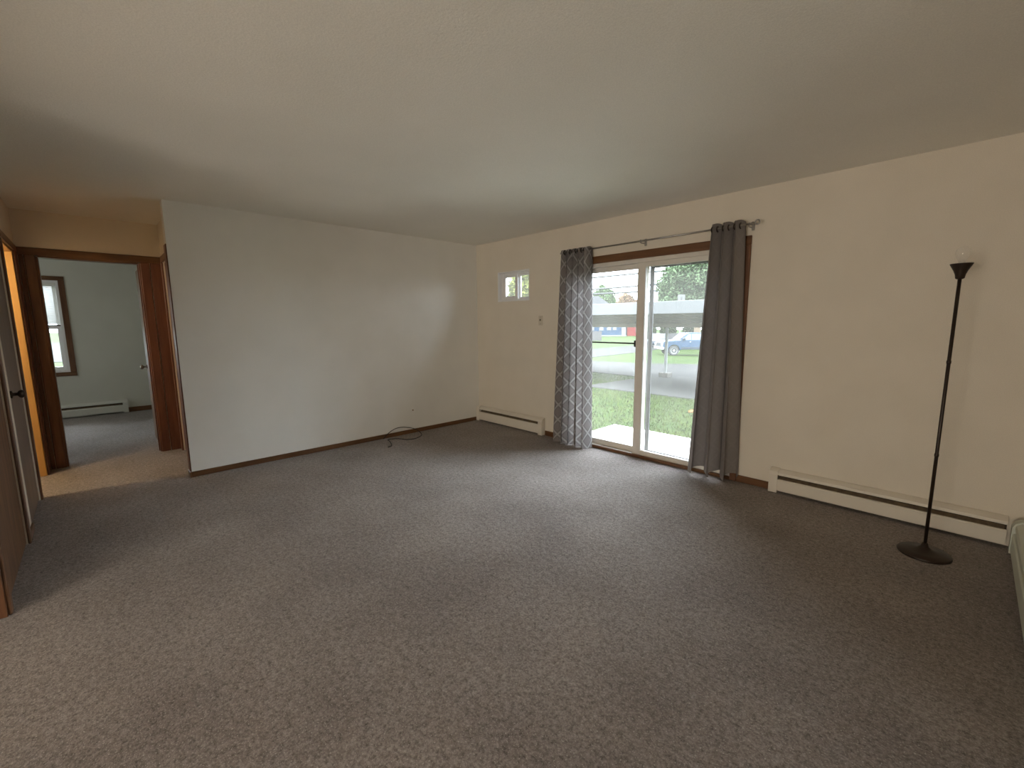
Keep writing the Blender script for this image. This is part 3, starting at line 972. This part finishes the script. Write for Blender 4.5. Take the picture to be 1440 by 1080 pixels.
# ------------------------------------------------------------------ houses behind
RZ = 0.809
def house(name, label, loc, length, depth, base, eave, ridge, mwall, windows, door=None, hip=2.0, found=0.35):
    """front on local y = 0 facing -y, running along local +x from 0"""
    t = thing(name, label, 'house', loc, RZ)
    MB().box(0, length, 0, depth, base, eave).build('wall', mwall, t)
    MB().box(-0.05, length + 0.05, -0.06, depth, base - 0.3, base + found).build('foundation', WHITEH, t)
    sd = MB()
    z = base + found + 0.2
    while z < eave:
        sd.box(0, length, -0.025, 0.0, z - 0.012, z)
        z += 0.22
    sd.build('siding_laps', mwall, t, kind='stuff')
    r = MB()
    bm = r.bm
    o = 0.45
    q = [(-o, -o, eave), (length + o, -o, eave), (length + o, depth + o, eave), (-o, depth + o, eave), (hip, depth / 2, ridge), (length - hip, depth / 2, ridge)]
    vv = [bm.verts.new(c) for c in q]
    for ff in ((0, 1, 5, 4), (1, 2, 5), (2, 3, 4, 5), (3, 0, 4), (3, 2, 1, 0)):
        bm.faces.new([vv[i] for i in ff])
    r.build('roof', ROOFM, t)
    for (x, z0, w_, h_) in windows:
        g = MB()
        g.box(x - w_ / 2, x + w_ / 2, -0.07, 0.02, z0, z0 + h_).build
        fr_ = MB()
        a = 0.16
        fr_.box(x - w_ / 2, x - w_ / 2 + a, -0.08, 0.0, z0, z0 + h_).box(x + w_ / 2 - a, x + w_ / 2, -0.08, 0.0, z0, z0 + h_)
        fr_.box(x - w_ / 2 + a, x + w_ / 2 - a, -0.08, 0.0, z0, z0 + a).box(x - w_ / 2 + a, x + w_ / 2 - a, -0.08, 0.0, z0 + h_ - a, z0 + h_)
        fr_.box(x - w_ / 2 + a, x + w_ / 2 - a, -0.07, 0.0, z0 + h_ / 2 - 0.04, z0 + h_ / 2 + 0.04)
        wo = fr_.build('window', WHITEH, t)
        g.bm.free()
        MB().box(x - w_ / 2 + a, x + w_ / 2 - a, -0.04, 0.0, z0 + a, z0 + h_ - a).build('pane', DGLASS, wo)
    if door:
        x, z0, w_, h_ = door
        do = MB().box(x - w_ / 2, x + w_ / 2, -0.10, 0.0, z0, z0 + h_, 0.01).build('front_door', WHITEH, t)
        MB().box(x - 0.12, x + 0.16, -0.12, -0.09, z0 + h_ * 0.55, z0 + h_ * 0.85).build('pane', DGLASS, do)
    return t
# front line runs from (-48.6, 53.2) along the local x axis
house('house', 'blue house with white trimmed windows and grey roof beyond the carport', (-48.6, 53.2, 0), 15.8, 8.5, -1.25, 2.05, 6.15, BLUES,
      [(4.4, -0.1, 0.75, 1.9), (7.0, -0.1, 0.75, 1.9), (9.75, -0.1, 0.75, 1.9), (11.4, -0.08, 0.75, 1.9), (12.75, -0.05, 0.75, 1.9), (13.75, -0.03, 0.65, 1.9), (2.0, -0.1, 0.75, 1.9)],
      (15.35, -1.2, 0.75, 2.7), hip=4.2)
house('house', 'red walled house right of the blue house, one white window', (-38.45, 66.2, 0), 4.0, 7.0, -1.2, 2.3, 4.0, REDS,
      [(2.0, -0.55, 0.95, 1.35)], None, hip=1.6, found=0.0)

def fence(label, loc, length, zb, zt, mm, rz=RZ, nb=22):
    t = thing('board_fence', label, 'fence', loc, rz)
    s = MB()
    for k in range(nb):
        x = k * length / nb
        s.box(x + 0.006, x + length / nb - 0.006, 0, 0.03, zb + 0.03, zt - 0.015 * (k % 3))
    s.build('boards', mm, t, kind='stuff')
    for z in (zb + 0.3, zt - 0.3):
        MB().box(0, length, 0.03, 0.08, z, z + 0.09).build('rail', mm, t)
    for k in range(int(length / 2.4) + 1):
        MB().box(k * 2.4, k * 2.4 + 0.1, 0.03, 0.13, zb - 0.2, zt + 0.02).build('post', mm, t)
fence('weathered grey board fence in front of the blue house', (-36.95, 39.11, 0), 9.95, -1.135, 0.19, FENCEM, RZ, 66)
fence('weathered grey board fence behind the blue pickup truck', (-14.45, 33.80, 0), 6.5, -1.135, 0.35, FENCEM, RZ, 42)

# ------------------------------------------------------------------ vehicles
def wheel(parent, x, y, r, w_, side):
    o = MB().lathe([(r * 0.62, -w_ / 2), (r * 0.95, -w_ / 2), (r, -w_ / 2 + 0.03), (r, w_ / 2 - 0.03), (r * 0.95, w_ / 2), (r * 0.62, w_ / 2)], (x, y, r), 24, 'y').build('wheel', BLACKR, parent)
    auto_smooth(o)
    s = side
    e = y + s * w_ / 2
    rim = MB().lathe([(r * 0.64, e - s * 0.02), (r * 0.62, e + s * 0.005), (r * 0.52, e - s * 0.015), (r * 0.2, e - s * 0.01), (r * 0.16, e + s * 0.02), (0.01, e + s * 0.022)], (x, 0, r), 20, 'y')
    rim.build('rim', CHROME, o)
    return o

def arch(cx, r, z0, n=9):
    return [(cx + r * math.cos(math.pi * (1 - k / n)), z0 + r * math.sin(math.pi * (1 - k / n))) for k in range(n + 1)]

def pickup(label, loc, rz):
    """nose towards local -x, near side at local y = 0"""
    t = thing('pickup_truck', label, 'truck', loc, rz)
    W = 1.75
    zb = 0.42
    prof = [(0.0, 0.50), (0.03, 0.92), (0.10, 1.00), (1.20, 1.09), (1.30, 1.10), (2.95, 1.10), (5.05, 1.08), (5.08, 0.48)]
    low = [(4.55, zb)] + list(reversed(arch(4.10, 0.42, 0.36))) + [(3.55, zb), (1.35, zb)] + list(reversed(arch(0.82, 0.42, 0.36))) + [(0.25, 0.44)]
    o = MB().prism(prof + low, 'y', 0.0, W).build('body', TRUCKB, t)
    bv = o.modifiers.new('soft_edges', 'BEVEL')
    bv.width = 0.03
    bv.segments = 2
    bv.limit_method = 'ANGLE'
    auto_smooth(o, 50)
    cab_ = MB()
    cp_ = [(1.22, 1.09), (1.85, 1.58), (2.05, 1.62), (2.90, 1.62), (3.02, 1.55), (3.08, 1.09)]
    bm = cab_.bm
    va = [bm.verts.new((x, 0.05 + (z - 1.09) * 0.22, z)) for x, z in cp_]
    vb = [bm.verts.new((x, W - 0.05 - (z - 1.09) * 0.22, z)) for x, z in cp_]
    bm.faces.new(va)
    bm.faces.new(list(reversed(vb)))
    for i in range(6):
        j = (i + 1) % 6
        bm.faces.new([va[i], vb[i], vb[j], va[j]])
    c = cab_.build('cab', TRUCKB, t)
    for pts in ([(1.45, 1.13), (1.92, 1.53), (2.02, 1.53), (2.02, 1.13)], [(2.10, 1.13), (2.10, 1.53), (2.84, 1.53), (2.96, 1.13)]):
        for sgn in (0, 1):
            g = MB()
            if sgn == 0:
                A = [g.bm.verts.new((x, 0.035 + (z - 1.09) * 0.22, z)) for x, z in pts]
                B = [g.bm.verts.new((x, 0.06 + (z - 1.09) * 0.22, z)) for x, z in pts]
            else:
                A = [g.bm.verts.new((x, W - 0.035 - (z - 1.09) * 0.22, z)) for x, z in pts]
                B = [g.bm.verts.new((x, W - 0.06 - (z - 1.09) * 0.22, z)) for x, z in pts]
            g.bm.faces.new(A)
            g.bm.faces.new(list(reversed(B)))
            for i in range(4):
                j = (i + 1) % 4
                g.bm.faces.new([A[i], B[i], B[j], A[j]])
            g.build('side_window', DGLASS, c)
    g = MB()
    g.prism([(1.28, 1.16), (1.80, 1.565), (1.785, 1.585), (1.265, 1.18)], 'y', 0.2, W - 0.2)
    g.build('windshield', DGLASS, c)
    MB().box(3.15, 5.0, 0.10, W - 0.10, 1.04, 1.105).build('bed_floor', TRUCKL, t)
    MB().box(-0.08, 0.10, -0.01, W + 0.01, 0.44, 0.62, 0.03, 2).build('bumper', CHROME, t)
    MB().box(5.02, 5.16, 0.0, W, 0.46, 0.62, 0.03, 2).build('bumper', CHROME, t)
    MB().box(-0.015, 0.03, 0.35, W - 0.35, 0.68, 0.90, 0.01).build('grille', BLACKR, t)
    for y in (0.05, W - 0.30):
        MB().box(-0.02, 0.05, y, y + 0.25, 0.70, 0.88, 0.01).build('headlight', LAMPY, t)
    MB().box(1.32, 3.50, -0.012, 0.03, 0.44, 0.60, 0.008).build('lower_trim', TRUCKL, t)
    MB().box(2.035, 2.045, -0.004, 0.01, 0.60, 1.10).build('door_seam', TRUCKL, t)
    MB().box(1.92, 2.00, -0.02, 0.0, 0.96, 1.0, 0.005).build('door_handle', CHROME, t)
    MB().box(1.42, 1.56, -0.20, 0.04, 1.10, 1.26, 0.02).build('mirror', TRUCKL, t)
    for x in (0.82, 4.10):
        wheel(t, x, 0.10, 0.36, 0.22, -1)
        wheel(t, x, W - 0.10, 0.36, 0.22, 1)
    return t
pickup('dark blue pickup truck parked nose left on the grass strip', (-10.47, 25.62, gz(25.7) - 0.02), RZ)

def sedan(label, loc, rz):
    t = thing('parked_car', label, 'car', loc, rz)
    W = 1.7
    low = [(3.95, 0.32)] + list(reversed(arch(3.55, 0.36, 0.30))) + [(3.1, 0.28), (1.2, 0.28)] + list(reversed(arch(0.78, 0.36, 0.30))) + [(0.2, 0.3)]
    o = MB().prism([(0, 0.4), (0.05, 0.68), (1.15, 0.86), (3.75, 0.90), (4.25, 0.82), (4.3, 0.4)] + low, 'y', 0, W).build('body', CARW, t)
    bv = o.modifiers.new('soft_edges', 'BEVEL')
    bv.width = 0.04
    bv.segments = 2
    bv.limit_method = 'ANGLE'
    MB().prism([(1.05, 0.85), (1.75, 1.30), (2.85, 1.32), (3.7, 0.89)], 'y', 0.12, W - 0.12).build('cabin', CARW, t)
    for sy in (0.10, W - 0.12):
        MB().prism([(1.35, 0.90), (1.85, 1.24), (2.2, 1.25), (2.2, 0.90)], 'y', sy, sy + 0.02).build('side_window', DGLASS, t)
        MB().prism([(2.28, 0.90), (2.28, 1.25), (2.78, 1.26), (3.35, 0.92)], 'y', sy, sy + 0.02).build('side_window', DGLASS, t)
    MB().box(-0.04, 0.1, 0, W, 0.36, 0.52, 0.03, 2).build('bumper', TRUCKL, t)
    for x in (0.78, 3.55):
        wheel(t, x, 0.09, 0.31, 0.19, -1)
        wheel(t, x, W - 0.09, 0.31, 0.19, 1)
    return t
sedan('pale white car parked in the street left of the blue pickup', (-15.35, 35.6, -1.125), 2.02)

# ------------------------------------------------------------------ trees and shrubs
def foliage(name, blobs, n, size, m, parent, seed):
    """many small leaf clusters spread through ellipsoid blobs"""
    rg = np.random.default_rng(seed)
    vol = np.array([b[3] * b[4] * b[5] for b in blobs]) ** 0.8
    cnt = (n * vol / vol.sum()).astype(int)
    C_ = []
    for b, k in zip(blobs, cnt):
        d = rg.normal(size=(k, 3))
        d /= np.linalg.norm(d, axis=1)[:, None]
        rad = rg.uniform(0.35, 1.0, k) ** 0.45
        rad *= 1 + 0.16 * np.sin(5 * d[:, 0] + b[0]) * np.cos(4 * d[:, 1] + 3 * d[:, 2])
        C_.append(np.array(b[:3]) + d * rad[:, None] * np.array(b[3:6]))
    Cc = np.concatenate(C_)
    k = len(Cc)
    a = rg.normal(size=(k, 3))
    a /= np.linalg.norm(a, axis=1)[:, None]
    b_ = np.cross(a, rg.normal(size=(k, 3)))
    b_ /= np.linalg.norm(b_, axis=1)[:, None]
    s = rg.uniform(0.6, 1.3, k)[:, None] * size
    V_ = np.stack([Cc - a * s, Cc - b_ * s * 0.45 + a * s * 0.1, Cc + a * s, Cc + b_ * s * 0.45 + a * s * 0.1], 1).reshape(-1, 3)
    return mesh_np(name, V_, np.arange(4 * k).reshape(k, 4), m, parent, kind='stuff')

def tree(name, label, loc, blobs, n, size, m, seed, trunk_r=0.25, trunk_h=3.0, cat='tree', group=None):
    t = thing(name, label, cat, loc, 0, group)
    foliage('foliage', blobs, n, size, m, t, seed)
    tr = MB()
    top = max(b[2] for b in blobs)
    tr.tube([(0, 0, -0.3), (0.05, 0, trunk_h * 0.5), (0.0, 0.05, trunk_h), (0.1, 0, top)], [trunk_r * 1.2, trunk_r, trunk_r * 0.8, trunk_r * 0.25], 8)
    for b in blobs:
        tr.tube([(0, 0, trunk_h * 0.7), (b[0] * 0.5, b[1] * 0.5, (trunk_h + b[2]) / 2), (b[0], b[1], b[2])], [trunk_r * 0.5, trunk_r * 0.3, trunk_r * 0.08], 6)
    tr.build('trunk', BARK, t)
    return t
rh = np.array([0.690, 0.7236])
def al(u, v=0.0):
    """offset along / across the neighbourhood's building line"""
    return (u * 0.690 - v * 0.7236, u * 0.7236 + v * 0.690)
def B(u, v, z, ru, rv, rzz):
    x, y = al(u, v)
    return (x, y, z, ru, rv, rzz)
tree('broad_tree', 'large grey green tree above the carport, right of the door stile', (-15.3, 42.2, -1.135),
     [B(0, 0, 7.0, 3.6, 3.4, 2.3), B(-2.0, 0.3, 5.8, 2.2, 2.4, 1.7), B(2.8, 0, 6.6, 3.0, 3.0, 2.5), B(0.5, 0, 4.9, 3.4, 3.0, 1.3), B(5.5, 0.5, 6.0, 2.8, 2.8, 2.4), B(-0.6, 0, 8.4, 2.0, 2.2, 1.0), B(-2.6, 0, 4.7, 1.6, 1.8, 0.9)],
     52000, 0.19, LF_BIG, 21, 0.35, 3.6)
tree('round_tree', 'green tree with thin top twigs behind the blue house', (-53.2, 80.0, -1.135),
     [B(0, 0, 8.0, 2.3, 2.3, 2.3), B(-1.2, 0, 7.0, 1.5, 1.6, 1.6), B(1.4, 0, 6.6, 1.3, 1.6, 1.8), B(0.6, 0, 5.0, 2.6, 2.2, 1.6), B(-0.4, 0, 9.8, 0.9, 0.9, 1.0)],
     15000, 0.26, LF_MID, 22, 0.3, 4.0)
tree('autumn_tree', 'smaller pinkish autumn tree right of the green tree behind the blue house', (-46.7, 79.4, -1.135),
     [B(-0.3, 0, 7.0, 1.5, 1.6, 1.4), B(1.0, 0, 6.2, 1.4, 1.5, 1.2), B(-1.2, 0, 5.8, 1.2, 1.4, 1.5), B(0.2, 0, 4.6, 2.0, 1.8, 1.2)],
     12000, 0.24, LF_PNK, 23, 0.22, 3.2)
tree('yellowing_tree', 'yellow green tree seen through the small high window', (-12.62, 13.9, gz(13.9)),
     [B(0.4, 0, 3.8, 1.3, 1.4, 1.5), B(1.3, 0.3, 4.6, 1.2, 1.3, 1.2), B(0.0, 0.2, 2.9, 0.8, 0.8, 0.9), B(-0.25, 0.1, 3.6, 0.75, 0.8, 1.2), B(1.0, 0, 2.8, 1.2, 1.2, 0.9)],
     15000, 0.11, LF_YEL, 24, 0.12, 2.0)
for i, (u, v, h_, r_) in enumerate([(0.0, 0.0, 2.3, 0.85), (2.4, 0.3, 2.5, 0.85), (4.8, -0.2, 2.6, 0.9), (7.2, 0.2, 2.55, 0.9)]):
    x, y = al(u, v)
    t = thing('shrub', ['dark shrub under the carport edge, beside the thin post', 'dark shrub behind the pale car, second from the post',
                        'dark shrub behind the grey fence, above the truck bonnet', 'dark shrub behind the grey fence, above the truck cab'][i], 'shrub', (-20.6 + x, 41.6 + y, -1.135), 0, 'dark shrubs beyond the carport')
    foliage('foliage', [(0, 0, h_ * 0.55, r_, r_, h_ * 0.5), (0.2, 0.2, h_ * 0.75, r_ * 0.7, r_ * 0.7, h_ * 0.32)], 4000, 0.14, LF_DRK, t, 40 + i)
    sm = MB()
    for k in range(4):
        a = k * 1.7
        sm.tube([(0, 0, -0.1), (0.3 * math.cos(a), 0.3 * math.sin(a), h_ * 0.6)], [0.04, 0.015], 6)
    sm.build('stems', BARK, t)

# ------------------------------------------------------------------ wires and board on a pole
for i, (p0, p1, lab) in enumerate([((-28.5, 40.75, 6.83), (-24.07, 45.41, 7.38), 'uppermost utility wire crossing the sky left of the door stile'),
                                   ((-28.5, 40.77, 5.42), (-18.02, 51.75, 6.50), 'middle utility wire, the longest, passing in front of the large tree'),
                                   ((-28.49, 40.78, 4.86), (-24.02, 45.46, 5.16), 'lowest utility wire crossing the sky left of the door stile')]):
    a = Vector(p0)
    b = Vector(p1)
    d = (b - a)
    L0 = a - d * (4.0 if i != 1 else 1.6)
    L1 = a + d * (5.0 if i != 1 else 2.2)
    pts = []
    for k in range(15):
        s = k / 14
        q = L0.lerp(L1, s)
        q.z -= 0.10 * math.sin(math.pi * s)
        pts.append(q)
    o = MB().tube(pts, 0.12, 5).build('utility_wire', WIRE)
    tag(o, lab, 'wire', 'utility wires')
sg = thing('pole_board', 'small white board on a pole above the carport fascia', 'sign', (-11.73, 30.82, -1.1), RZ)
MB().box(-0.30, 0.30, -0.03, 0.0, 4.02, 4.66, 0.04, 2).build('board', WHITEH, sg)
MB().box(-0.05, 0.05, -0.045, -0.03, 4.20, 4.45, 0.005).build('mark', FENCEM, sg)
MB().tube([(0, 0.04, -0.1), (0, 0.04, 4.4)], 0.04, 8).build('pole', STEEL, sg)
